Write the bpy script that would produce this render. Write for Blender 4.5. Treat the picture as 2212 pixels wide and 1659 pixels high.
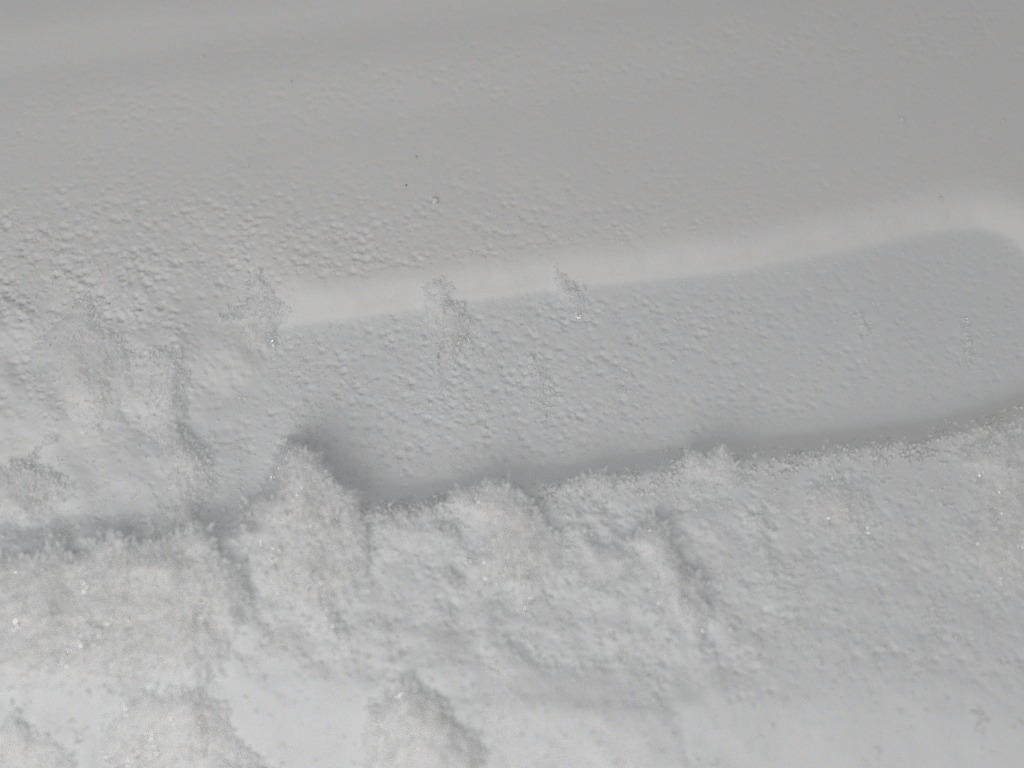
import bpy, math
import numpy as np
from mathutils import Vector, Matrix

S = bpy.context.scene
for o in list(bpy.data.objects):
    bpy.data.objects.remove(o)

# ------------------------------------------------------------------ camera
MM = 0.001
ELEV = math.radians(62.0)
DIST = 0.170
LENS = 38.0
W, H = 2212.0, 1659.0                      # layout sheet used for the plan of the wall
cam_pos = np.array([0.0, -DIST * math.cos(ELEV), DIST * math.sin(ELEV)])
fwd = -cam_pos / np.linalg.norm(cam_pos)
right = np.array([1.0, 0.0, 0.0])
up = np.cross(right, fwd)
cd = bpy.data.cameras.new('camera')
cam = bpy.data.objects.new('camera', cd)
S.collection.objects.link(cam)
cam.matrix_world = Matrix(((right[0], up[0], -fwd[0], cam_pos[0]),
                           (right[1], up[1], -fwd[1], cam_pos[1]),
                           (right[2], up[2], -fwd[2], cam_pos[2]),
                           (0, 0, 0, 1)))
cd.lens = LENS
cd.sensor_width = 36.0
cd.clip_start = 0.005
cd.clip_end = 20.0
cd.dof.use_dof = True
cd.dof.focus_distance = 0.171
cd.dof.aperture_fstop = 10.0
S.camera = cam

# ------------------------------------------------------------------ light
world = bpy.data.worlds.new('World')
S.world = world
world.use_nodes = True
bg = world.node_tree.nodes['Background']
bg.inputs[0].default_value = (0.985, 1.0, 1.01, 1)
bg.inputs[1].default_value = 0.303

def area(name, loc, target, size, power, col):
    ld = bpy.data.lights.new(name, 'AREA')
    ld.shape = 'DISK'
    ld.size = size
    ld.energy = power
    ld.color = col
    o = bpy.data.objects.new(name, ld)
    S.collection.objects.link(o)
    o.location = loc
    d = Vector(target) - Vector(loc)
    o.rotation_euler = d.to_track_quat('-Z', 'Y').to_euler()
    return o

LAMP = (-0.075, -0.19, 0.17)
area('room_lamp', LAMP, (0, -0.02, 0), 0.18, 0.212, (1.0, 0.975, 0.948))

vs = S.view_settings
vs.view_transform = 'Standard'
vs.look = 'None'
vs.exposure = 0.0
vs.gamma = 1.0
vs.use_curve_mapping = False
S.render.engine = 'CYCLES'
S.cycles.max_bounces = 14
S.cycles.diffuse_bounces = 12
S.cycles.use_denoising = False

rng = np.random.default_rng(7)
USE_SSS = True

# ------------------------------------------------------------------ helpers
FPX = LENS / 36.0 * W

def ray_dirs(px, py):
    a = (px - W / 2) / FPX
    b = -(py - H / 2) / FPX
    return (fwd[0] + a * right[0] + b * up[0],
            fwd[1] + a * right[1] + b * up[1],
            fwd[2] + a * right[2] + b * up[2])

def on_height(px, py, z):
    """plan point of the wall sheet at height z (metres)"""
    dx, dy, dz = ray_dirs(px, py)
    t = (z - cam_pos[2]) / dz
    return cam_pos[0] + t * dx, cam_pos[1] + t * dy

def _hash(ix, iy, seed):
    h = (ix.astype(np.int64) * 374761393 + iy.astype(np.int64) * 668265263 + seed * 2147483647) & 0xFFFFFFFF
    h = ((h ^ (h >> 13)) * 1274126177) & 0xFFFFFFFF
    h = ((h ^ (h >> 16)) * 2246822519) & 0xFFFFFFFF
    return (h ^ (h >> 15)) & 0xFFFFFFFF

def rnd(ix, iy, seed):
    return _hash(ix, iy, seed) / 4294967295.0

def perlin(x, y, seed=0):
    x0 = np.floor(x); y0 = np.floor(y)
    fx = x - x0; fy = y - y0
    ux = fx * fx * fx * (fx * (fx * 6 - 15) + 10)
    uy = fy * fy * fy * (fy * (fy * 6 - 15) + 10)
    def g(ox, oy):
        a = rnd(x0 + ox, y0 + oy, seed) * 2 * math.pi
        return np.cos(a) * (fx - ox) + np.sin(a) * (fy - oy)
    n0 = g(0, 0) * (1 - ux) + g(1, 0) * ux
    n1 = g(0, 1) * (1 - ux) + g(1, 1) * ux
    return (n0 * (1 - uy) + n1 * uy) * 1.5

def fbm(x, y, oct=4, seed=0, gain=0.5):
    s = np.zeros_like(x); a = 1.0; f = 1.0; t = 0
    for i in range(oct):
        s = s + a * perlin(x * f, y * f, seed + i * 17); t += a
        a *= gain; f *= 2.03
    return s / t

def domes(x, y, seed=0, rmin=0.35, rmax=0.85, keep=1.0):
    """union of little domes, one per jittered cell"""
    x0 = np.floor(x); y0 = np.floor(y)
    out = np.zeros_like(x)
    for ox in (-1, 0, 1):
        for oy in (-1, 0, 1):
            cx = x0 + ox; cy = y0 + oy
            px = cx + rnd(cx, cy, seed); py = cy + rnd(cx, cy, seed + 1)
            r = rmin + (rmax - rmin) * rnd(cx, cy, seed + 2) ** 1.6
            on = rnd(cx, cy, seed + 3) < keep
            q = 1 - ((x - px) ** 2 + (y - py) ** 2) / (r * r)
            out = np.maximum(out, np.where(on & (q > 0), np.sqrt(np.maximum(q, 0)) * r, 0))
    return out

def pits(x, y, seed, keep=0.3):
    x0 = np.floor(x); y0 = np.floor(y)
    out = np.zeros_like(x)
    for ox in (-1, 0, 1):
        for oy in (-1, 0, 1):
            cx = x0 + ox; cy = y0 + oy
            px = cx + rnd(cx, cy, seed); py = cy + rnd(cx, cy, seed + 1)
            r = 0.18 + 0.30 * rnd(cx, cy, seed + 2)
            on = rnd(cx, cy, seed + 3) < keep
            d2 = ((x - px) ** 2 + (y - py) ** 2) / (r * r)
            out = np.maximum(out, np.where(on, np.exp(-d2 * 1.5) * r, 0))
    return out

def sstep(a, b, x):
    t = np.clip((x - a) / (b - a), 0, 1)
    return t * t * (3 - 2 * t)

def poly_sdf(px, py, poly):
    """positive inside, in sheet pixels; also the direction to the nearest edge point"""
    P = np.array(poly, float); n = len(P)
    d2 = np.full(px.shape, 1e18); inside = np.zeros(px.shape, bool)
    nx = np.zeros(px.shape); ny = np.zeros(px.shape)
    for i in range(n):
        ax, ay = P[i]; bx, by = P[(i + 1) % n]
        ex, ey = bx - ax, by - ay
        t = np.clip(((px - ax) * ex + (py - ay) * ey) / (ex * ex + ey * ey + 1e-9), 0, 1)
        qx = ax + t * ex - px; qy = ay + t * ey - py
        dd = qx * qx + qy * qy
        m = dd < d2
        d2 = np.where(m, dd, d2); nx = np.where(m, qx, nx); ny = np.where(m, qy, ny)
        c = ((ay > py) != (by > py)) & (px < (bx - ax) * (py - ay) / (by - ay + 1e-12) + ax)
        inside ^= c
    d = np.sqrt(d2)
    return np.where(inside, d, -d), nx / (d + 1e-6), ny / (d + 1e-6)

def mesh_obj(name, verts, faces, mat, parent=None, smooth=True, normals=None):
    me = bpy.data.meshes.new(name)
    k = faces.shape[1]
    me.vertices.add(len(verts)); me.loops.add(faces.size); me.polygons.add(len(faces))
    me.vertices.foreach_set('co', np.ascontiguousarray(verts, np.float32).ravel())
    me.loops.foreach_set('vertex_index', np.ascontiguousarray(faces, np.int32).ravel())
    me.polygons.foreach_set('loop_start', np.arange(0, faces.size, k, dtype=np.int32))
    me.polygons.foreach_set('loop_total', np.full(len(faces), k, np.int32))
    me.polygons.foreach_set('use_smooth', np.full(len(faces), smooth))
    me.update(calc_edges=True)
    if normals is not None:
        me.normals_split_custom_set_from_vertices(np.ascontiguousarray(normals, np.float32))
    me.materials.append(mat)
    o = bpy.data.objects.new(name, me)
    S.collection.objects.link(o)
    if parent is not None:
        o.parent = parent
        o.matrix_parent_inverse = parent.matrix_world.inverted()
    return o

def root(name, loc, label, cat, group=None):
    o = bpy.data.objects.new(name, None)
    o.empty_display_size = 0.003
    S.collection.objects.link(o)
    o.location = loc
    bpy.context.view_layer.update()
    o['label'] = label; o['category'] = cat
    if group: o['group'] = group
    return o

# ------------------------------------------------------------------ materials
def frost_material(name, base, tint, sss, bump, scale, rough=0.65, attr=False):
    m = bpy.data.materials.new(name); m.use_nodes = True
    nt = m.node_tree; b = nt.nodes['Principled BSDF']
    tc = nt.nodes.new('ShaderNodeTexCoord')
    n1 = nt.nodes.new('ShaderNodeTexNoise'); n1.inputs['Scale'].default_value = 90.0
    n1.inputs['Detail'].default_value = 4
    ramp = nt.nodes.new('ShaderNodeMix'); ramp.data_type = 'RGBA'
    ramp.inputs['A'].default_value = (*base, 1); ramp.inputs['B'].default_value = (*tint, 1)
    nt.links.new(tc.outputs['Object'], n1.inputs['Vector'])
    if attr:
        at = nt.nodes.new('ShaderNodeAttribute'); at.attribute_name = 'packed'
        nt.links.new(at.outputs['Fac'], ramp.inputs['Factor'])
    else:
        nt.links.new(n1.outputs['Fac'], ramp.inputs['Factor'])
    nt.links.new(ramp.outputs['Result'], b.inputs['Base Color'])
    if attr and USE_SSS:
        a2 = nt.nodes.new('ShaderNodeAttribute'); a2.attribute_name = 'depth'
        nt.links.new(a2.outputs['Fac'], b.inputs['Subsurface Weight'])
    b.inputs['Roughness'].default_value = rough
    b.inputs['Specular IOR Level'].default_value = 0.25
    b.inputs['IOR'].default_value = 1.31
    if USE_SSS and sss:
        b.inputs['Subsurface Weight'].default_value = sss
        b.subsurface_method = 'RANDOM_WALK'
        b.inputs['Subsurface Radius'].default_value = (0.9, 1.0, 1.12)
        b.inputs['Subsurface Scale'].default_value = 0.0011
    n2 = nt.nodes.new('ShaderNodeTexNoise'); n2.inputs['Scale'].default_value = scale
    n2.inputs['Detail'].default_value = 5; n2.inputs['Roughness'].default_value = 0.7
    bp = nt.nodes.new('ShaderNodeBump'); bp.inputs['Strength'].default_value = bump
    bp.inputs['Distance'].default_value = 0.0003
    nt.links.new(tc.outputs['Object'], n2.inputs['Vector'])
    nt.links.new(n2.outputs['Fac'], bp.inputs['Height'])
    nt.links.new(bp.outputs['Normal'], b.inputs['Normal'])
    return m

def crystal_material(name, col, rough, transl, spec):
    m = bpy.data.materials.new(name); m.use_nodes = True
    nt = m.node_tree; b = nt.nodes['Principled BSDF']
    out = nt.nodes['Material Output']
    b.inputs['Base Color'].default_value = (*col, 1)
    b.inputs['Roughness'].default_value = rough
    b.inputs['IOR'].default_value = 1.31
    b.inputs['Specular IOR Level'].default_value = spec
    t = nt.nodes.new('ShaderNodeBsdfTranslucent'); t.inputs['Color'].default_value = (*col, 1)
    mx = nt.nodes.new('ShaderNodeMixShader'); mx.inputs['Fac'].default_value = transl
    nt.links.new(b.outputs['BSDF'], mx.inputs[1]); nt.links.new(t.outputs['BSDF'], mx.inputs[2])
    nt.links.new(mx.outputs['Shader'], out.inputs['Surface'])
    return m

COOL = (0.857, 0.873, 0.889)
M_WALL = frost_material('frost_on_liner', (0.890, 0.876, 0.862), COOL, 0.6, 0.12, 3000, attr=True)
M_PACK = frost_material('packed_frost', (0.88, 0.888, 0.897), COOL, 0.6, 0.12, 3000, attr=True)
M_SNOW = frost_material('hoar_frost', (0.905, 0.901, 0.896), COOL, 0.6, 0.25, 3500, attr=True)
M_CRUMB = frost_material('crumb_frost', (0.95, 0.945, 0.94), (0.94, 0.94, 0.94), 0, 0.25, 3500)
M_CRYS = crystal_material('frost_crystal', (0.985, 0.985, 0.984), 0.35, 0.55, 0.5)
M_TUFT = frost_material('frost_grain', (0.92, 0.92, 0.915), (0.90, 0.905, 0.905), 0, 0.2, 4000)
M_ICE = crystal_material('clear_ice_facet', (0.95, 0.94, 0.92), 0.10, 0.35, 1.0)
_nt = M_ICE.node_tree; _gl = _nt.nodes.new('ShaderNodeBsdfGlossy'); _gl.inputs['Roughness'].default_value = 0.12
_m2 = _nt.nodes.new('ShaderNodeMixShader'); _m2.inputs['Fac'].default_value = 0.45
_old = _nt.nodes['Material Output'].inputs['Surface'].links[0].from_socket
_nt.links.new(_old, _m2.inputs[1]); _nt.links.new(_gl.outputs['BSDF'], _m2.inputs[2])
_nt.links.new(_m2.outputs['Shader'], _nt.nodes['Material Output'].inputs['Surface'])
M_DARK = frost_material('dark_grit', (0.13, 0.12, 0.11), (0.18, 0.17, 0.16), 0, 0.2, 3000, 0.8)

# ------------------------------------------------------------------ the moulded freezer wall
FLOOR = [(590, 705), (1200, 620), (1600, 578), (2000, 500), (2110, 487), (2170, 503), (2235, 560), (2330, 700),
         (2330, 790), (2212, 850), (2009, 910), (1731, 940), (1450, 968), (1293, 996), (1015, 1032), (817, 1058),
         (700, 1078), (560, 1098), (300, 1112), (0, 1128), (-500, 1160), (-1200, 1200), (-1200, 1090), (-500, 1040), (0, 1000), (300, 950), (470, 885), (565, 800)]
DEPTH = 6.3     # mm

def macro_exact(px, py):
    """height of the moulded wall in mm, plus region id: 0 upper wall, 1 ledge above recess, 2 recess floor, 3 lower lip, 4 lower wall"""
    sd, nx, ny = poly_sdf(px, py, FLOOR)
    # ny<0: nearest floor edge lies above the point, so the point is below the recess
    side = np.clip(-ny, -1, 1)                 # +1 : below the recess ; -1 : above
    wtop = 92.0 + 30 * sstep(1500, 2200, px)
    wtop = wtop + 300 * (1 - sstep(380, 700, px))
    wbot = 44.0 + 20 * (1 - sstep(400, 700, px))
    width = wtop + (wbot - wtop) * sstep(-0.3, 0.6, side)
    wob = (7 + 14 * (1 - sstep(450, 700, px))) * fbm(px / 80, py / 80, 3, 5)
    t = np.clip((-sd + wob * sstep(-10, 30, -sd)) / width, 0, 1)
    upper = 1 - (1 - t) ** 2.3
    lower = t * t * (3 - 2 * t) * 0.55 + t * 0.45
    k = sstep(-0.2, 0.4, side)
    prof = 0.75 * upper * (1 - k) + lower * k
    h = DEPTH * prof + (1 - prof) * 3.8 * (1 - sstep(250, 620, px))
    # gentle step high on the wall
    yc = 285 - 0.115 * px + 14 * perlin(px / 400, py / 400, 3)
    h = h + 1.5 * (1 - sstep(-95, 85, py - yc)) * sstep(-200, 500, px) * (1 - 0.75 * sstep(1200, 1900, px))
    # a second faint step in the top left corner
    yc2 = 95 - 0.12 * px
    h = h + 1.9 * (1 - sstep(-60, 80, py - yc2))
    # bottom roll-off towards the viewer
    yr = 1470 + 25 * perlin(px / 300, py * 0, 9) + 40 * (1 - sstep(1400, 1700, px)) * sstep(800, 1000, px) - 130 * (1 - sstep(620, 1000, px))
    q = np.clip((py - yr) / 200.0, 0, 3)
    h = h - 8.0 * np.where(q < 1, q * q * 0.5, q - 0.5)
    # broad unevenness
    low = sstep(980, 1150, py)
    h = h + low * (1 - 0.65 * sstep(1450, 1750, px)) * (1.5 * fbm(px / 190, py / 150, 3, 21) + 0.9 * fbm(px / 60, py / 60, 3, 25) * (1 - 0.8 * sstep(1420, 1520, py))) + 0.25 * (1 - low) * fbm(px / 260, py / 260, 2, 22) * np.where(sd > 0, 0.6, 1)
    lft = (1 - sstep(350, 650, px)) * sstep(520, 760, py)
    h = h + lft * (2.2 * fbm(px / 150, py / 190, 2, 23) + 0.8 * fbm(px / 60, py / 80, 2, 24))
    reg = np.where(sd > 0, 2, np.where(-sd < width * 1.08, np.where(side > 0.25, 3, np.where(side < 0.0, 1, 3)), np.where(py < 1000 - 0.04 * px, 0, 4)))
    reg = np.where((px < 560) & (reg == 1), 0, reg)
    reg = np.where((px < 560) & (reg == 2), 0, reg)
    return h, reg, sd, side, width

def blur(a, r):
    k = np.exp(-0.5 * (np.arange(-r, r + 1) / (r / 2.0)) ** 2); k /= k.sum()
    for ax in (0, 1):
        p = np.pad(a, [(r, r) if i == ax else (0, 0) for i in (0, 1)], mode='edge')
        a = sum(w * (p[i:i + a.shape[0]] if ax == 0 else p[:, i:i + a.shape[1]]) for i, w in enumerate(k))
    return a

TS = 4.0; TX0, TY0 = -1000.0, -700.0
_tx, _ty = np.meshgrid(np.arange(TX0, 3220, TS), np.arange(TY0, 2470, TS))
_h, _reg, _sd, _side, _wd = macro_exact(_tx, _ty)
TAB = [blur(_h, 4), _reg.astype(float), _sd, blur(_side, 4), blur(_wd, 4)]

FILL = blur(_h, 20)

def bilinear(T, px, py):
    u = np.clip((px - TX0) / TS, 0, _tx.shape[1] - 1.001); v = np.clip((py - TY0) / TS, 0, _tx.shape[0] - 1.001)
    i = u.astype(int); j = v.astype(int); a = u - i; b = v - j
    return (T[j, i] * (1 - a) + T[j, i + 1] * a) * (1 - b) + (T[j + 1, i] * (1 - a) + T[j + 1, i + 1] * a) * b

def macro(px, py):
    u = np.clip((px - TX0) / TS, 0, _tx.shape[1] - 1.001); v = np.clip((py - TY0) / TS, 0, _tx.shape[0] - 1.001)
    i = u.astype(int); j = v.astype(int); a = u - i; b = v - j
    def bl(T):
        return (T[j, i] * (1 - a) + T[j, i + 1] * a) * (1 - b) + (T[j + 1, i] * (1 - a) + T[j + 1, i + 1] * a) * b
    return bl(TAB[0]), TAB[1][np.rint(v).astype(int), np.rint(u).astype(int)].astype(int), bl(TAB[2]), bl(TAB[3]), bl(TAB[4])

def rough_amp(px, py, sd, side, width):
    a = 0.05 + 0 * px
    a = a + 0.10 * np.exp(-((py - (275 - 0.105 * px)) / 75) ** 2)                       # the dimpled band high up
    a = a + 0.32 * (1 - sstep(250, 900, px)) * sstep(330, 640, py) * (1 - 0.55 * sstep(620, 760, py))                      # left side
    a = a + 0.28 * (1 - sstep(700, 1900, px) * 0.75) * sstep(300, 560, py) * (sd < 0) * (py < 900)
    a = a * (1 - 0.6 * np.exp(-((px - 500) / 150) ** 2 - ((py - 740) / 120) ** 2))
    rec = 0.40 - 0.26 * sstep(1100, 1900, px)
    rec = rec * (0.45 + 0.55 * sstep(0, 60, sd)) * (0.5 + 0.5 * sstep(520, 680, px))
    a = np.where(sd > 0, rec, a)
    q = np.clip(-sd, 0, None) / width
    band = (sd <= 0) * (1 - sstep(0.8, 1.15, q)) * sstep(560, 680, px)
    ledge = band * (1 - sstep(-0.35, 0.15, side))
    a = a * (1 - ledge) + ledge * 0.07
    lip = band * sstep(-0.2, 0.25, side)
    a = a * (1 - lip) + lip * (0.08 + 0.30 * sstep(0.3, 0.95, q))
    lowr = sstep(980, 1120, py) * (sd <= 0) * (1 - lip)
    a = a * (1 - lowr) + lowr * (0.32 - 0.20 * sstep(1430, 1560, py) - 0.08 * sstep(1500, 2000, px))
    return np.clip(a, 0, 1)

def fine(x, y, amp):
    """frost relief in mm at plan position x, y in mm"""
    wx = x + 0.22 * perlin(x / 0.8, y / 0.8, 31); wy = y + 0.22 * perlin(x / 0.8, y / 0.8, 32)
    d1 = domes(wx / 1.25, wy / 1.1, 41, 0.22, 0.75, 0.85)
    d2 = domes(x / 0.85, y / 0.75, 51, 0.24, 0.50, 0.75)
    p1 = pits(wx / 1.6, wy / 1.3, 61, 0.6)
    f1 = fbm(x / 0.55, y / 0.55, 3, 71, 0.6)
    patch = 0.55 + 0.9 * sstep(-0.35, 0.4, fbm(x / 7, y / 7, 3, 81))
    return amp * patch * (0.32 * d1 + 0.75 * d2 - 2.6 * p1 + 0.16 * f1) + 0.008 * f1

def axis(lo, hi, a, b, step, grow):
    xs = list(np.arange(a, b + step, step))
    s = step
    x = xs[-1]
    while x < hi:
        s = min(s * grow, 30); x += s; xs.append(x)
    s = step; x = xs[0]; pre = []
    while x > lo:
        s = min(s * grow, 30); x -= s; pre.append(x)
    return np.array(pre[::-1] + xs)

STEP = 2.6
gx = axis(-900, 3100, -50, 2262, STEP, 1.06)
gy = axis(-600, 2350, -40, 1700, STEP, 1.06)
PX, PY = np.meshgrid(gx, gy)
h, reg, sd, side, width = macro(PX, PY)
X, Y = on_height(PX, PY, h * MM)
amp = rough_amp(PX, PY, sd, side, width)
Z = h + fine(X / MM, Y / MM, amp)
VERT = np.stack([X, Y, Z * MM], -1)
# smooth normals for the whole sheet, so that its parts meet without a seam
du = np.gradient(VERT, axis=1); dv = np.gradient(VERT, axis=0)
NRM = -np.cross(du, dv); NRM /= np.linalg.norm(NRM, axis=-1, keepdims=True)
NRM *= np.sign(NRM[..., 2:3])
ny_, nx_ = PX.shape
idx = np.arange(ny_ * nx_).reshape(ny_, nx_)
quads = np.stack([idx[1:, :-1], idx[1:, 1:], idx[:-1, 1:], idx[:-1, :-1]], -1).reshape(-1, 4)
freg = reg[:-1, :-1].reshape(-1)
near_edge = np.zeros(PX.shape)

def wall_z(px, py):
    hh, rr, s1, s2, s3 = macro(px, py)
    return hh

# ------------------------------------------------------------------ crystals
def blades(pos, dirs, length, wid, roll, face=None):
    """folded two-triangle ice blades; returns verts, faces"""
    n = len(pos)
    d = dirs / np.linalg.norm(dirs, axis=1, keepdims=True)
    ref = np.where(np.abs(d[:, 2:3]) < 0.9, np.array([[0, 0, 1.0]]), np.array([[1.0, 0, 0]]))
    a = np.cross(d, ref); a /= np.linalg.norm(a, axis=1, keepdims=True)
    b = np.cross(d, a)
    s = a * np.cos(roll)[:, None] + b * np.sin(roll)[:, None]
    if face is not None:
        s = np.cross(d, face); s /= np.linalg.norm(s, axis=1, keepdims=True) + 1e-9
    t = np.cross(s, d) if face is not None else np.cross(d, s)
    L = length[:, None]; w = wid[:, None]
    v = np.stack([pos - d * L * 0.15, pos + d * L * 0.45 + s * w + t * w * 0.35, pos + d * L, pos + d * L * 0.55 - s * w + t * w * 0.35], 1)
    base = np.arange(n)[:, None] * 4
    f = np.concatenate([base + np.array([[0, 1, 2]]), base + np.array([[0, 2, 3]])], 0)
    return v.reshape(-1, 3), f

def facets(pos, nrm, L, R):
    """small flat six-sided ice plates with a little thickness"""
    n = len(pos)
    a = np.cross(nrm, R.normal(size=(n, 3))); a /= np.linalg.norm(a, axis=1, keepdims=True)
    b = np.cross(nrm, a)
    V = []
    for z in (0.0, -0.25):
        for k in range(6):
            t = k * math.pi / 3
            V.append(pos + (a * math.cos(t) * L[:, None] + b * math.sin(t) * L[:, None] * 0.45) * 0.5 + nrm * z * L[:, None])
    V = np.stack(V, 1)
    F = [[0, 1, 2], [0, 2, 3], [0, 3, 4], [0, 4, 5]]
    for k in range(6):
        q = (k + 1) % 6
        F += [[k, k + 6, q + 6], [k, q + 6, q]]
    f = (np.arange(n)[:, None, None] * 12 + np.array(F)[None]).reshape(-1, 3)
    return V.reshape(-1, 3), f

def grains(pos, r, rng):
    """tiny irregular eight-faced granules"""
    n = len(pos)
    dirs = np.array([[1, 0, 0], [-1, 0, 0], [0, 1, 0], [0, -1, 0], [0, 0, 1], [0, 0, -1]], float)
    a = rng.uniform(0, 6.28, n); ca, sa = np.cos(a), np.sin(a)
    v = np.repeat(dirs[None], n, 0) * (0.65 + 0.7 * rng.random((n, 6, 1)))
    v = v + 0.25 * rng.normal(size=(n, 6, 3))
    x = v[..., 0] * ca[:, None] - v[..., 1] * sa[:, None]; y = v[..., 0] * sa[:, None] + v[..., 1] * ca[:, None]
    v = np.stack([x, y, v[..., 2]], -1) * r[:, None, None] + pos[:, None]
    F = np.array([[0, 2, 4], [2, 1, 4], [1, 3, 4], [3, 0, 4], [2, 0, 5], [1, 2, 5], [3, 1, 5], [0, 3, 5]])
    f = (np.arange(n)[:, None, None] * 6 + F[None]).reshape(-1, 3)
    return v.reshape(-1, 3), f

# ------------------------------------------------------------------ frost clumps
G_LIP = 'frost clumps along the lower lip'
def clump(label, poly, high, group=None, edge=16, top=0.95, jag=10, rough=0.5, streak=0.3, dens=1.0, size=1.0,
          glint=0, mat=None, seed=1, tail=0.8, sharp=0.45, ridge=None, tent=0.3, level=None, spark=[(592, 1030, 7, 6), (606, 1012, 4, 4), (600, 1195, 6, 12), (565, 1175, 5, 8), (690, 1300, 10, 12), (712, 1335, 10, 12), (640, 1070, 5, 10), (745, 1420, 4, 4)]):
    P = np.array(poly, float)
    lo = P.min(0) - 14; hi = P.max(0) + 14
    hi[0] = min(hi[0], 2700); hi[1] = min(hi[1], 1950); lo[0] = max(lo[0], -400)
    st = 3.0
    cx = np.arange(lo[0], hi[0], st); cy = np.arange(lo[1], hi[1], st)
    px, py = np.meshgrid(cx, cy)
    jx = jag * (1.7 * fbm(px / 48, py / 48, 2, seed * 7 + 1) + 0.8 * fbm(px / 13, py / 13, 3, seed * 7 + 12))
    jy = jag * (1.7 * fbm(px / 48, py / 48, 2, seed * 7 + 2) + 0.8 * fbm(px / 13, py / 13, 3, seed * 7 + 13))
    sd, nx, ny = poly_sdf(px + jx, py + jy, poly)
    ytop, ybot = P[:, 1].min(), min(P[:, 1].max(), 1900)
    v = np.clip((ybot - py) / (ybot - ytop), 0, 1)
    crest = nx * 0.40 - ny * 0.92
    ew = edge * (sharp + 2.2 * (1 - sstep(-0.6, 0.7, crest)))
    body = 1 - np.exp(-np.clip(sd, 0, None) / ew)
    lowside = 1 - sstep(-0.2, 0.6, crest)
    body = body * (1 - lowside + lowside * sstep(0, 46, sd))
    it = int(P[:, 1].argmin())
    if ridge is None:
        low = P[P[:, 1] > P[:, 1].min() + 0.75 * (P[:, 1].max() - P[:, 1].min())].mean(0)
        ridge = [tuple(P[it] + (0, 6)), tuple(P.mean(0)), tuple(low)]
    rp = [tuple(q) for q in ridge]
    rd, _, _ = poly_sdf(px + 0.5 * jx, py + 0.5 * jy, rp + rp[-2:0:-1] if len(rp) > 2 else rp)
    rd = np.abs(rd)
    roof = np.clip(sd, 0, None) / (np.clip(sd, 0, None) + rd + 3.0)
    body = body * (1 - tent) + tent * sstep(0, 1, roof) * (1 - lowside + lowside * sstep(0, 40, sd))
    ang = np.arctan2(px - P[it][0], py - P[it][1] + 70)
    rad = np.hypot(px - P[it][0], py - P[it][1] + 70)
    rise = (1 - top) + top * v ** tail
    x0, y0 = on_height(px, py, wall_z(px, py) * MM)
    x0 /= MM; y0 /= MM
    lumps = 0.9 + 0.28 * fbm(x0 / 5.5, y0 / 5.5, 2, seed * 7 + 3)
    hgt = 0.85 * high * body * rise * lumps
    # tufts, streaks and grains on the clump
    tuft = domes((x0 + 0.4 * perlin(x0, y0, seed)) / 1.5, (y0 + 0.3 * perlin(x0, y0, seed + 9)) / 1.7, seed * 7 + 4, 0.35, 0.9, 0.95)
    st1 = fbm(ang * 26 + 0.4 * perlin(x0 / 2, y0 / 2, seed), rad / 60, 4, seed * 7 + 5)
    gr = fbm(x0 / 0.8, y0 / 0.8, 4, seed * 7 + 6, 0.6)
    m = sstep(0, 14, sd)
    m = sstep(0, 30, sd)
    hgt = hgt + m * (rough * 0.50 * tuft + streak * 0.55 * st1 + rough * 0.30 * gr)
    zb = wall_z(px, py)
    zb = zb + sstep(0, 26, sd) * np.clip(bilinear(FILL, px, py) + (0.4 if sharp < 0.7 else 0.0) - zb, 0, None)
    if level is not None:
        zb = zb + sstep(0, 12 + 60 * lowside, sd) * np.clip(level - zb, 0, None)
    zz = zb + hgt - 0.9 * sstep(2, -8, sd) - 0.12
    xx, yy = on_height(px, py, zz * MM)
    V = np.stack([xx, yy, zz * MM], -1)
    ids = np.arange(px.size).reshape(px.shape)
    q = np.stack([ids[1:, :-1], ids[1:, 1:], ids[:-1, 1:], ids[:-1, :-1]], -1).reshape(-1, 4)
    s4 = sd.reshape(-1)[q].max(1)
    q = q[s4 > -4]
    used, inv = np.unique(q, return_inverse=True)
    i0, i1 = np.searchsorted(gx, [lo[0] - 40, hi[0] + 40]); j0, j1 = np.searchsorted(gy, [lo[1] - 40, hi[1] + 40])
    if i1 > i0 and j1 > j0:
        bpx = PX[j0:j1, i0:i1]; bpy = PY[j0:j1, i0:i1]
        bs, _, _ = poly_sdf(bpx, bpy, poly)
        near_edge[j0:j1, i0:i1] = np.maximum(near_edge[j0:j1, i0:i1], (1 - sstep(18, 40, -bs)))
    c = P.mean(0); c = np.clip(c, [0, 0], [W, H])
    bz = float(wall_z(np.array([c[0]]), np.array([c[1]]))[0])
    bx, by = on_height(c[0], c[1], bz * MM)
    r = root('frost_clump', (float(bx), float(by), bz * MM), label, 'frost', group)
    mo = mesh_obj('mound', V.reshape(-1, 3)[used], inv.reshape(q.shape), mat or M_SNOW, r)
    blend = 1 - sstep(0, 55, sd + 18 * fbm(px / 22, py / 22, 3, seed * 7 + 14))
    for an, av in (('packed', blend), ('depth', 0.6 * sstep(2, 24, sd))):
        at = mo.data.attributes.new(an, 'FLOAT', 'POINT')
        at.data.foreach_set('value', av.reshape(-1)[used].astype(np.float32))
    # crystals on it
    du = np.gradient(V, axis=1); dv = np.gradient(V, axis=0)
    N = -np.cross(du, dv); N /= np.linalg.norm(N, axis=-1, keepdims=True) + 1e-12
    N *= np.sign(N[..., 2:3] + 1e-9)
    R = np.random.default_rng(seed + 100)
    wgt = (sd > 1.5) * (0.25 + 1.6 * np.exp(-np.clip(sd, 0, None) / 14) * (0.3 + 0.7 * sstep(-0.2, 0.6, -ny)) + 0.9 * sstep(0.0, 0.45, fbm(x0 / 5, y0 / 5, 3, seed * 7 + 8)))
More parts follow.
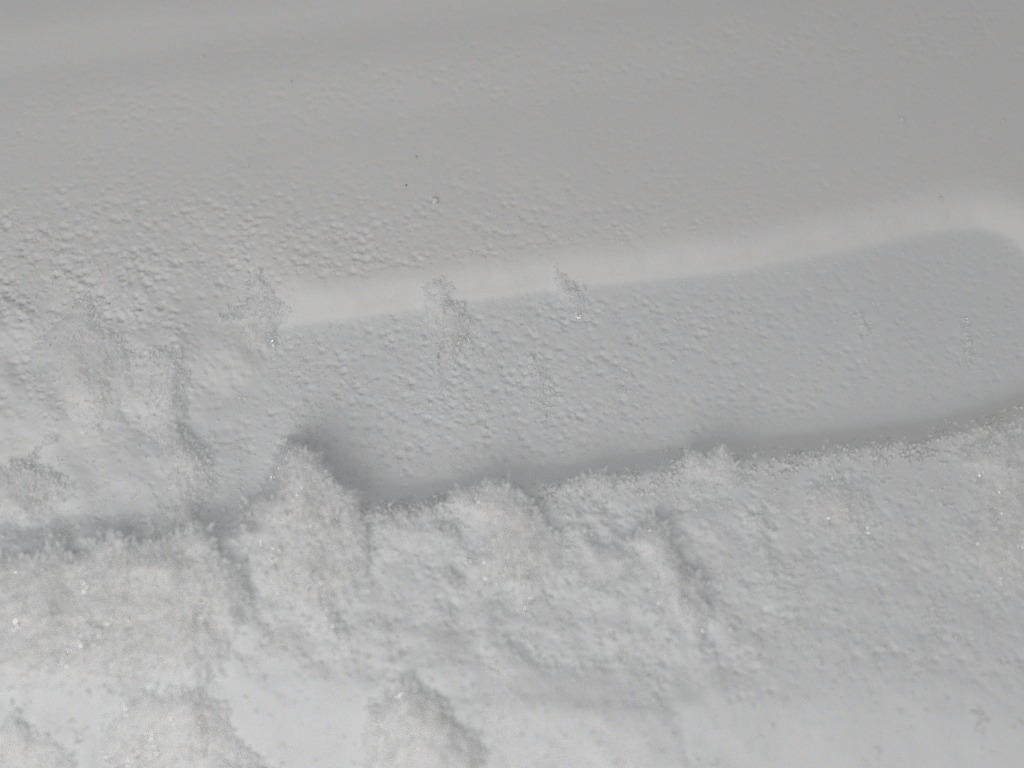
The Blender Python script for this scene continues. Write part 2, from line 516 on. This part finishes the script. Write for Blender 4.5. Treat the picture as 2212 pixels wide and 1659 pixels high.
    wgt = wgt * (sstep(0.25, 0.65, body) if sharp < 0.7 else sstep(0.03, 0.25, body)) * (px > -120) * (px < 2330) * (py < 1760)
    tot = wgt.sum()
    n = int(1.5 * dens * tot * st * st / 9.0)
    if n > 10:
        pick = R.choice(px.size, n, p=(wgt / tot).ravel())
        pos = V.reshape(-1, 3)[pick] + R.normal(size=(n, 3)) * 0.10 * MM
        nn = N.reshape(-1, 3)[pick]
        out = np.stack([nx.ravel()[pick], -ny.ravel()[pick], 0.1 * np.ones(n)], -1)
        near = np.exp(-np.clip(sd.ravel()[pick], 0, None) / 12)[:, None]
        d = nn * 0.8 + out * 0.9 * near + np.array([[0.25, 0.45, 0.1]]) + R.normal(size=(n, 3)) * 0.85
        L = size * MM * np.clip(R.lognormal(-1.3, 0.5, n), 0.10, 0.9) * (1 + 0.9 * near[:, 0])
        lit = nn * 0.8 + np.array([[-0.05, -0.25, 0.5]])
        if sharp >= 0.7:
            d = d - 0.55 * nn
        v1, f1 = blades(pos, d, L, L * R.uniform(0.18, 0.45, n), R.uniform(0, 6.28, n), lit + R.normal(size=(n, 3)) * 0.45)
        n2 = int(0.3 * n * min(1.0, high / 2.5))
        w2 = wgt * (0.3 + 1.5 * sstep(-0.1, 0.4, st1)) * sstep(4, 14, sd)
        pk = R.choice(px.size, n2, p=(w2 / w2.sum()).ravel())
        rx = (px - P[it][0]).ravel()[pk]; ry = -(py - P[it][1] + 70).ravel()[pk]
        rn = np.hypot(rx, ry) + 1e-6
        d2 = np.stack([rx / rn, ry / rn, 0 * rn], -1) * 1.0 + N.reshape(-1, 3)[pk] * 0.55 + R.normal(size=(n2, 3)) * 0.28
        L2 = size * MM * min(1.0, high / 2.6) * np.clip(R.lognormal(-0.2, 0.45, n2), 0.3, 2.2)
        v2, f2 = blades(V.reshape(-1, 3)[pk], d2, L2, L2 * R.uniform(0.04, 0.09, n2), R.uniform(0, 6.28, n2), N.reshape(-1, 3)[pk] + np.array([[0, -0.2, 0.5]]) + R.normal(size=(n2, 3)) * 0.45)
        f1 = np.concatenate([f1, f2 + len(v1)]); v1 = np.concatenate([v1, v2])
        w3 = sstep(1, 5, sd) * np.exp(-np.clip(sd, 0, None) / 9) * (0.15 + sstep(-0.15, 0.3, fbm(px / 30, py / 30, 2, seed * 7 + 15))) * (px > -60) * (px < 2290) * (py < 1720)
        n3 = int(0.085 * (w3.sum() * st * st) / 9.0 * 3.2)
        if n3 > 4:
            pk = R.choice(px.size, n3, p=(w3 / w3.sum()).ravel())
            o3 = np.stack([nx.ravel()[pk], -ny.ravel()[pk], 0 * pk], -1)
            d3 = o3 + N.reshape(-1, 3)[pk] * 0.45 + R.normal(size=(n3, 3)) * 0.40 + np.array([[0.05, 0.1, 0.15]])
            d3 /= np.linalg.norm(d3, axis=1, keepdims=True)
            L3 = size * MM * min(1.0, 0.35 + high / 3.5) * np.clip(R.lognormal(0.0, 0.4, n3), 0.4, 2.2)
            p3 = V.reshape(-1, 3)[pk]
            upv = np.array([[0.0, -0.3, 1.0]]) + R.normal(size=(n3, 3)) * 0.35
            sd3 = np.cross(d3, upv); sd3 /= np.linalg.norm(sd3, axis=1, keepdims=True)
            P_, D_, L_, F_ = [p3], [d3], [L3], [upv]
            for tt in (0.22, 0.4, 0.58, 0.75):
                for sg in (-1, 1):
                    P_.append(p3 + d3 * (L3 * (tt + R.uniform(-0.06, 0.06, n3)))[:, None])
                    D_.append(d3 * 0.6 + sd3 * sg * R.uniform(0.5, 1.0, n3)[:, None] + R.normal(size=(n3, 3)) * 0.15)
                    L_.append(L3 * (0.5 - 0.4 * tt) * R.uniform(0.6, 1.2, n3)); F_.append(upv)
            LL = np.concatenate(L_)
            v3, f3 = blades(np.concatenate(P_), np.concatenate(D_), LL, LL * 0.09 + 0.015 * MM, np.zeros(len(LL)), np.concatenate(F_))
            f1 = np.concatenate([f1, f3 + len(v1)]); v1 = np.concatenate([v1, v3])
        o = mesh_obj('ice_needles', v1, f1, M_CRYS, r, False)
        o['kind'] = 'stuff'
    if glint:
        ok = np.argwhere((sd.ravel() > 6) & (px.ravel() > 0) & (px.ravel() < W) & (py.ravel() < H)).ravel()
        wg = sstep(0.28, 0.5, fbm(x0 / 1.5, y0 / 7.0, 3, seed * 7 + 11)).ravel()[ok] + 1e-4
        pick = ok[R.choice(len(ok), glint, p=wg / wg.sum())]
        pos = V.reshape(-1, 3)[pick] + N.reshape(-1, 3)[pick] * 0.12 * MM
        L = MM * R.uniform(0.12, 0.42, glint)
        nrm = np.array([[-0.24, -0.52, 0.82]]) + R.normal(size=(glint, 3)) * 0.34
        nrm /= np.linalg.norm(nrm, axis=1, keepdims=True)
        v1, f1 = facets(pos, nrm, L, R)
        o = mesh_obj('ice_facets', v1, f1, M_ICE, r, False)
        o['kind'] = 'stuff'
    if spark:
        lp = np.array(LAMP)
        ps, ns, ls = [], [], []
        for (gx_, gy_, cnt, spread) in spark:
            cnt = int(cnt * 1.7)
            qx = gx_ + R.normal(size=cnt) * spread * 0.45; qy = gy_ + R.normal(size=cnt) * spread
            ii = np.clip(((qx - lo[0]) / st).round().astype(int), 0, px.shape[1] - 1)
            jj = np.clip(((qy - lo[1]) / st).round().astype(int), 0, px.shape[0] - 1)
            p = V[jj, ii] + N[jj, ii] * 0.2 * MM
            hv = (cam_pos - p) / np.linalg.norm(cam_pos - p, axis=1, keepdims=True) + (lp - p) / np.linalg.norm(lp - p, axis=1, keepdims=True)
            hv = hv / np.linalg.norm(hv, axis=1, keepdims=True) + R.normal(size=(cnt, 3)) * 0.16
            ps.append(p); ns.append(hv / np.linalg.norm(hv, axis=1, keepdims=True)); ls.append(MM * R.uniform(0.12, 0.42, cnt))
        v1, f1 = facets(np.concatenate(ps), np.concatenate(ns), np.concatenate(ls), R)
        o = mesh_obj('ice_plates', v1, f1, M_ICE, r, False)
        o['kind'] = 'stuff'
    return r

clump('tall peaked frost clump with jagged right edge at the left corner of the recess',
      [(619, 948), (650, 965), (680, 985), (718, 1032), (765, 1072), (775, 1100), (785, 1130), (800, 1160), (800, 1240), (780, 1290), (735, 1330), (735, 1410), (690, 1360), (635, 1330), (575, 1300), (528, 1255), (524, 1200), (530, 1140), (512, 1115), (555, 1062), (587, 990)],
      3.4, G_LIP, edge=26, rough=0.55, glint=160, seed=1, sharp=0.2, jag=7, level=7.0, streak=0.6)
clump('sparkling frost clump with a pointed right shoulder at the centre of the lower lip',
      [(940, 1090), (972, 1060), (1007, 1056), (1059, 1033), (1115, 1052), (1160, 1095), (1200, 1148), (1226, 1128), (1232, 1175), (1215, 1250), (1158, 1310), (1126, 1333), (1095, 1285), (1030, 1312), (1016, 1250), (985, 1234), (1015, 1187), (1025, 1150), (985, 1125)],
      2.8, G_LIP, edge=24, glint=150, seed=2, sharp=0.25, jag=8, level=6.8, streak=0.6, spark=[(1015, 1212, 6, 6), (1092, 1224, 6, 5), (1128, 1318, 7, 10), (1145, 1298, 6, 8), (1060, 1036, 6, 6), (1032, 1082, 4, 5), (1048, 1200, 5, 12)])
clump('smooth bluish rounded frost mound right of the sparkling centre clump',
      [(1234, 1125), (1269, 1140), (1301, 1172), (1333, 1162), (1380, 1188), (1395, 1205), (1375, 1255), (1309, 1292), (1245, 1292), (1230, 1250), (1236, 1187)],
      3.2, G_LIP, edge=30, rough=0.12, streak=0.08, dens=0.35, jag=6, mat=M_PACK, seed=3, sharp=1.0)
clump('slanting feathery frost ridge running down right from the smooth bluish mound',
      [(1335, 1165), (1360, 1150), (1385, 1130), (1410, 1105), (1440, 1140), (1465, 1190), (1500, 1235), (1532, 1258), (1528, 1300), (1535, 1340), (1528, 1392), (1505, 1402), (1465, 1365), (1420, 1350), (1395, 1310), (1405, 1260), (1380, 1215)],
      4.0, G_LIP, edge=20, glint=60, seed=4, sharp=0.25, jag=8, spark=[(1505, 1300, 6, 10), (1400, 1140, 3, 6), (1516, 1370, 5, 8)])
clump('grainy frost clump topping the lip below the right part of the recess',
      [(1447, 1000), (1475, 967), (1520, 975), (1572, 972), (1590, 1008), (1614, 1063), (1585, 1068), (1540, 1052), (1500, 1052), (1460, 1030)],
      2.2, G_LIP, edge=14, rough=0.6, seed=5, level=6.5)
clump('small grainy white frost patch on the lip right of the sparkling centre clump',
      [(1225, 1050), (1250, 1030), (1300, 1024), (1335, 1040), (1328, 1072), (1270, 1080), (1235, 1074)],
      1.5, G_LIP, edge=12, rough=0.6, seed=6, level=6.6, sharp=0.9)
clump('thin upright frost ridge between the slanting ridge and the broken right clump',
      [(1612, 1132), (1636, 1101), (1664, 1109), (1662, 1164), (1682, 1260), (1693, 1315), (1671, 1302), (1646, 1220), (1618, 1188)],
      1.5, G_LIP, edge=12, seed=7, sharp=1.6)
clump('broken frost clump with ragged lower edge on the lower wall at right',
      [(1715, 1125), (1739, 1057), (1802, 1035), (1882, 1043), (1892, 1121), (1880, 1160), (1888, 1216), (1852, 1182), (1812, 1222), (1797, 1190), (1771, 1158)],
      1.5, G_LIP, edge=16, glint=30, seed=8, sharp=1.6, spark=[(1800, 1040, 5, 6), (1832, 1110, 5, 10), (1876, 1150, 4, 6)])
clump('rough warm white frost clump cut by the right edge of the picture',
      [(2060, 985), (2110, 950), (2165, 917), (2230, 930), (2400, 925), (2400, 1330), (2200, 1305), (2148, 1297), (2112, 1262), (2074, 1205), (2090, 1148), (2098, 1062), (2075, 1020)],
      2.2, G_LIP, edge=22, rough=0.6, glint=60, seed=9, sharp=1.4, spark=[(2118, 1035, 6, 8), (2170, 1090, 6, 14), (2200, 1190, 5, 10), (2160, 1250, 3, 5)])
clump('broad frost shelf with ragged top edge and glinting streaks at the left',
      [(-200, 1200), (0, 1200), (130, 1190), (180, 1188), (222, 1152), (254, 1140), (302, 1170), (349, 1160), (397, 1140), (428, 1126), (448, 1152), (475, 1185), (515, 1235), (540, 1300), (532, 1350), (510, 1395), (495, 1435), (470, 1480), (420, 1500), (350, 1480), (286, 1493), (119, 1497), (-200, 1500)],
      2.6, G_LIP, edge=26, rough=0.40, streak=0.55, glint=260, top=0.6, seed=10, sharp=0.3, level=6.8, spark=[(38, 1335, 16, 12), (46, 1300, 6, 8), (184, 1275, 12, 10), (178, 1330, 8, 14), (205, 1368, 10, 12), (235, 1352, 7, 8), (170, 1390, 8, 14), (150, 1410, 6, 8), (110, 1180, 5, 8), (300, 1425, 2, 3)])
clump('glinting frost mound with warm face at the bottom left of the picture',
      [(286, 1505), (340, 1492), (421, 1490), (468, 1512), (490, 1550), (512, 1585), (556, 1636), (600, 1720), (620, 1850), (190, 1850), (200, 1660), (212, 1584), (245, 1540)],
      2.6, 'frost mounds along the bottom', edge=26, rough=0.28, streak=0.5, glint=160, top=0.4, seed=11, sharp=1.3, spark=[(326, 1590, 14, 10), (335, 1618, 12, 10), (288, 1640, 8, 10), (275, 1535, 7, 10), (372, 1555, 5, 6), (420, 1530, 4, 6)])
clump('pointed streaky frost mound at the bottom, left of the wide smooth mound',
      [(873, 1464), (900, 1485), (944, 1508), (976, 1540), (1020, 1585), (1050, 1680), (1060, 1850), (760, 1850), (770, 1660), (778, 1590), (788, 1535), (830, 1505), (850, 1480)],
      2.7, 'frost mounds along the bottom', edge=24, rough=0.25, streak=0.6, glint=70, top=0.4, seed=12, sharp=1.0, spark=[(862, 1498, 8, 8), (820, 1560, 6, 16), (850, 1620, 6, 14), (905, 1590, 4, 12)])
clump('wide smooth bluish frost mound with a clean right edge at the bottom centre',
      [(1040, 1436), (1060, 1390), (1085, 1378), (1110, 1408), (1200, 1425), (1300, 1430), (1373, 1438), (1412, 1475), (1445, 1515), (1468, 1555), (1500, 1660), (1520, 1850), (1080, 1850), (1050, 1650), (1010, 1560), (1020, 1480)],
      1.5, 'frost mounds along the bottom', edge=70, rough=0.15, streak=0.1, dens=0.3, top=0.3, jag=5, mat=M_PACK, seed=13, sharp=1.0)
clump('small ragged frost heap in the bottom left corner of the picture',
      [(-150, 1560), (0, 1560), (30, 1530), (60, 1575), (110, 1590), (150, 1620), (180, 1700), (180, 1850), (-150, 1850)],
      2.0, 'frost mounds along the bottom', edge=22, rough=0.4, glint=30, top=0.4, seed=14, sharp=1.5)
clump('drooping feathery frost clump with finger-like tips left of the tall peaked clump',
      [(310, 771), (357, 748), (397, 763), (413, 811), (405, 871), (401, 930), (429, 954), (452, 970), (460, 1010), (480, 1045), (468, 1089), (436, 1089), (432, 1129), (417, 1152), (357, 1136), (333, 1113), (349, 1089), (341, 1049), (357, 1010), (317, 962), (302, 910), (302, 851)],
      2.2, 'frost on the left wall', edge=22, rough=0.35, streak=0.4, top=0.2, glint=40, seed=15, sharp=1.7)
clump('large soft frost swelling on the left wall below the dimpled frost',
      [(60, 740), (110, 700), (150, 650), (190, 640), (215, 690), (260, 725), (300, 760), (300, 850), (270, 870), (295, 930), (240, 960), (160, 930), (110, 890), (70, 830)],
      1.8, 'frost on the left wall', edge=50, rough=0.25, top=0.4, seed=16, dens=0.6, glint=20, sharp=2.2)
clump('low grey frost clump at the left edge of the picture above the broad shelf',
      [(-150, 1020), (0, 1012), (60, 990), (110, 935), (120, 955), (85, 1010), (130, 1020), (160, 1060), (130, 1110), (60, 1150), (20, 1135), (-150, 1150)],
      1.7, 'frost on the left wall', edge=20, rough=0.45, top=0.3, seed=17, sharp=1.0)
clump('sparkling frost ridge at the upper left end of the recess',
      [(535, 596), (560, 592), (590, 612), (618, 650), (640, 672), (622, 705), (603, 742), (575, 772), (530, 764), (505, 730), (468, 708), (448, 690), (495, 668), (522, 632)],
      1.8, 'frost on the left wall', edge=18, rough=0.35, top=0.3, glint=35, seed=18, sharp=2.2, spark=[(590, 742, 4, 4), (571, 640, 2, 3), (640, 660, 3, 3)])
clump('lacy frost clump hanging from the ledge into the recess',
      [(900, 628), (915, 612), (950, 606), (982, 614), (985, 640), (1000, 655), (1010, 682), (1036, 706), (1027, 724), (1016, 760), (985, 790), (962, 830), (955, 880), (940, 850), (930, 772), (922, 727), (896, 697), (905, 668)],
      1.1, 'frost tufts in the recess', edge=14, rough=0.6, top=0.5, glint=45, seed=19, size=1.15, sharp=2.5, spark=[(1012, 732, 7, 5), (955, 752, 6, 5), (1000, 728, 4, 3), (930, 780, 3, 4)], dens=1.4)
clump('small sparkling frost tuft on the ledge right of the lacy clump',
      [(1190, 578), (1215, 578), (1250, 603), (1268, 640), (1277, 690), (1240, 698), (1213, 670), (1198, 640)],
      0.6, 'frost tufts in the recess', edge=12, rough=0.5, glint=35, top=0.3, seed=20, sharp=2.5, spark=[(1234, 652, 3, 4), (1246, 684, 5, 5), (1253, 690, 4, 4)], dens=1.4)
clump('faint frost tuft in the middle of the recess below the lacy clump',
      [(1138, 783), (1160, 785), (1182, 812), (1207, 861), (1200, 906), (1178, 960), (1158, 932), (1150, 861)],
      0.7, 'frost tufts in the recess', edge=12, rough=0.5, glint=8, top=0.4, seed=21, sharp=2.5, dens=1.4)
clump('thin curled frost crust in the right half of the recess',
      [(1820, 668), (1854, 674), (1873, 710), (1890, 728), (1872, 748), (1850, 757), (1834, 746), (1853, 730), (1845, 706)],
      0.45, 'frost tufts in the recess', edge=9, rough=0.35, top=0.2, jag=6, glint=6, seed=22, sharp=2.5, dens=0.9)
clump('small glinting frost tuft near the right end of the recess',
      [(2070, 691), (2090, 686), (2098, 757), (2117, 785), (2106, 808), (2074, 788), (2066, 735)],
      0.5, 'frost tufts in the recess', edge=9, rough=0.5, top=0.2, jag=6, glint=20, seed=23, sharp=2.5, dens=0.9, spark=[(2088, 693, 3, 4), (2092, 745, 3, 4)])
clump('low grainy bluish frost bank between the tall peaked clump and the centre clump',
      [(800, 1130), (850, 1105), (930, 1102), (975, 1130), (1000, 1170), (985, 1215), (940, 1222), (900, 1204), (840, 1192), (808, 1172)],
      1.8, G_LIP, edge=22, rough=0.4, streak=0.1, mat=M_PACK, dens=0.6, seed=24)
clump('tiny pale frost tuft below the left foot of the sparkling centre clump',
      [(935, 1262), (955, 1236), (985, 1250), (1003, 1280), (975, 1294)],
      1.4, G_LIP, edge=10, rough=0.5, jag=6, seed=25)
clump('tiny upright frost tuft near the bottom right corner of the picture',
      [(2095, 1540), (2108, 1528), (2120, 1560), (2122, 1592), (2108, 1610), (2096, 1580)],
      0.7, 'frost mounds along the bottom', edge=8, rough=0.5, jag=5, glint=10, seed=26, sharp=0.9)

# ------------------------------------------------------------------ the wall sheet itself, in its moulded parts
liner = root('freezer_wall', (0, 0, 0), 'white moulded freezer wall under frost with a long shallow recess across its middle', 'freezer wall')
VF = VERT.reshape(-1, 3); NF = NRM.reshape(-1, 3)
packed = sstep(-25, 25, sd) * 1.0
packed = np.maximum(packed, sstep(960, 1080, PY + 0.03 * PX))
packed = np.maximum(packed, 0.55 * sstep(350, 750, PY) * (1 - sstep(420, 700, PX)))
packed = np.clip(packed * (0.85 + 0.25 * fbm(PX / 160, PY / 160, 3, 77)), 0, 1).reshape(-1)
edge = np.zeros(reg.shape)
for ax in (0, 1):
    dd = np.diff(reg, axis=ax) != 0
    if ax == 0: edge[1:] += dd; edge[:-1] += dd
    else: edge[:, 1:] += dd; edge[:, :-1] += dd
depth = 0.6 * (1 - np.clip(blur(np.clip(edge, 0, 1), 14) * 9, 0, 1)) * (1 - near_edge)
depth = depth.reshape(-1)
for rid, nm in ((0, 'upper_panel'), (1, 'ledge'), (2, 'recess_panel'), (3, 'recess_lip'), (4, 'lower_panel')):
    f = quads[freg == rid]
    used, inv = np.unique(f, return_inverse=True)
    o = mesh_obj(nm, VF[used], inv.reshape(f.shape), M_WALL, liner, True, NF[used])
    at = o.data.attributes.new('packed', 'FLOAT', 'POINT')
    at.data.foreach_set('value', packed[used].astype(np.float32))
    at = o.data.attributes.new('depth', 'FLOAT', 'POINT')
    at.data.foreach_set('value', depth[used].astype(np.float32))

# ------------------------------------------------------------------ loose granules on the wall
def scatter(name, mask_fn, n, rmin, rmax, blades_n, seed):
    """little tufts of blades standing on the wall; too many and too small to count"""
    R = np.random.default_rng(seed)
    px = R.uniform(-80, 2290, n * 12); py = R.uniform(-20, 1700, n * 12)
    hh, rr, s1, s2, s3 = macro(px, py)
    k = R.random(n * 12) < mask_fn(px, py, s1, s2, s3)
    px, py, hh, s1, s2, s3 = px[k][:n], py[k][:n], hh[k][:n], s1[k][:n], s2[k][:n], s3[k][:n]
    x, y = on_height(px, py, hh * MM)
    z = hh + fine(x / MM, y / MM, rough_amp(px, py, s1, s2, s3))
    r = MM * (rmin + (rmax - rmin) * R.random(len(px)) ** 2.2)
    pos = np.repeat(np.stack([x, y, z * MM], -1), blades_n, 0)
    rr = np.repeat(r, blades_n)
    d = R.normal(size=(len(pos), 3)) * 0.55; d[:, 2] = d[:, 2] * 0.5 + 0.25
    v, f = grains(pos + d * rr[:, None], rr * R.uniform(0.3, 0.7, len(pos)), R)
    o = mesh_obj(name, v, f, M_TUFT, liner, False)
    o['kind'] = 'stuff'
    return o

clus = lambda px, py, sc, seed: sstep(-0.25, 0.4, fbm(px / sc, py / sc, 3, seed))
scatter('lip_frost', lambda px, py, sd, side, w: ((sd < 0) & (side > 0.2) & (px > -60)) * np.clip(0.08 + np.exp(-((-sd - w * 0.98) / 24) ** 2), 0, 1) * (0.15 + 0.85 * clus(px, py, 70, 301)), 6000, 0.10, 0.50, 5, 91)
def beads(n, seed):
    R = np.random.default_rng(seed)
    px = R.uniform(700, 2250, n * 30); py = R.uniform(820, 1140, n * 30)
    hh, rr, s1, s2, s3 = macro(px, py)
    q = -s1 / s3
    k = R.random(n * 30) < (s1 < 0) * (s2 > 0.3) * sstep(0.35, 0.9, q) * (1 - sstep(1.2, 2.4, q)) * (0.1 + 0.9 * clus(px, py, 60, 307)) * (0.4 + 0.6 * (px < 1000))
    px, py, hh = px[k][:n], py[k][:n], hh[k][:n]
    x, y = on_height(px, py, hh * MM)
    r = MM * R.uniform(0.16, 0.40, len(px))
    v, f = grains(np.zeros((len(px), 3)), np.ones(len(px)), R)
    v = v.reshape(len(px), 6, 3) * np.stack([r * 0.75, r * 1.25, r * 0.8], -1)[:, None]
    v = v + np.stack([x, y, hh * MM + r * 0.3], -1)[:, None]
    o = mesh_obj('frost_beads', v.reshape(-1, 3), f, M_TUFT, liner, True)
    o['kind'] = 'stuff'

beads(1400, 95)
scatter('recess_frost', lambda px, py, sd, side, w: (sd > 8) * (0.95 - 0.75 * sstep(900, 1900, px)) * (0.1 + 0.9 * clus(px, py, 60, 302)), 6000, 0.07, 0.28, 4, 92)
scatter('lower_frost', lambda px, py, sd, side, w: (sd < 0) * (side > -0.2) * sstep(990, 1060, py) * (1 - sstep(1400, 1500, py)) * (0.08 + 0.92 * clus(px, py, 80, 304)), 6500, 0.08, 0.36, 4, 94)
scatter('upper_frost', lambda px, py, sd, side, w: (sd < 0) * (side < 0) * (-sd > w * 0.75) * sstep(330, 600, py) * (py < 1100) * (1 - 0.85 * sstep(900, 2000, px)) * (0.1 + 0.9 * clus(px, py, 60, 303)), 5000, 0.07, 0.26, 4, 93)

# ------------------------------------------------------------------ crumbs and specks
def crumb(name, label, cat, px, py, r, mat, seed, squash=0.6):
    hh, rr, s1, s2, s3 = macro(np.array([px * 1.0]), np.array([py * 1.0]))
    x, y = on_height(px, py, hh[0] * MM)
    th = np.linspace(0, math.pi, 9); ph = np.linspace(0, 2 * math.pi, 15)[:-1]
    V = [];
    for t in th:
        for p in ph:
            k = r * (1 + 0.55 * float(perlin(np.array([math.cos(p) * math.sin(t) * 2.1 + 9 + seed]), np.array([math.sin(p) * math.sin(t) * 2.1 + 2 * math.cos(t)]), seed)[0]))
            V.append((k * math.sin(t) * math.cos(p), k * math.sin(t) * math.sin(p) * 1.2, k * math.cos(t) * squash))
    F = []
    n = len(ph)
    for i in range(len(th) - 1):
        for j in range(n):
            F.append((i * n + j, (i + 1) * n + j, (i + 1) * n + (j + 1) % n, i * n + (j + 1) % n))
    o = mesh_obj(name, np.array(V) * MM, np.array(F), mat)
    o.location = (float(x), float(y), (hh[0] + r * squash * 0.5) * MM)
    o['label'] = label; o['category'] = cat
    return o

crumb('dark_speck', 'tiny dark speck on the upper wall, nearer the white crumb', 'speck', 878, 400, 0.13, M_DARK, 1)
crumb('dark_speck', 'tiny dark speck on the upper wall, the higher of the close pair', 'speck', 900, 338, 0.11, M_DARK, 2)
crumb('dark_speck', 'faint dark speck on the upper wall beside the dimpled band', 'speck', 630, 176, 0.09, M_DARK, 3)
crumb('frost_crumb', 'white frost crumb on the upper wall below the dark specks', 'frost crumb', 940, 434, 0.55, M_CRUMB, 4)
crumb('frost_crumb', 'pale frost crumb on the blank upper right wall', 'frost crumb', 1948, 258, 0.40, M_CRUMB, 5)
crumb('frost_crumb', 'small frost crumb at the right edge of the upper wall', 'frost crumb', 2167, 262, 0.32, M_CRUMB, 6)
crumb('frost_crumb', 'frost crumb lying on the bright ledge near its right end', 'frost crumb', 2032, 430, 0.34, M_CRUMB, 7)
crumb('frost_crumb', 'pale frost crumb on the upper left wall under the top corner', 'frost crumb', 437, 124, 0.36, M_CRUMB, 8)
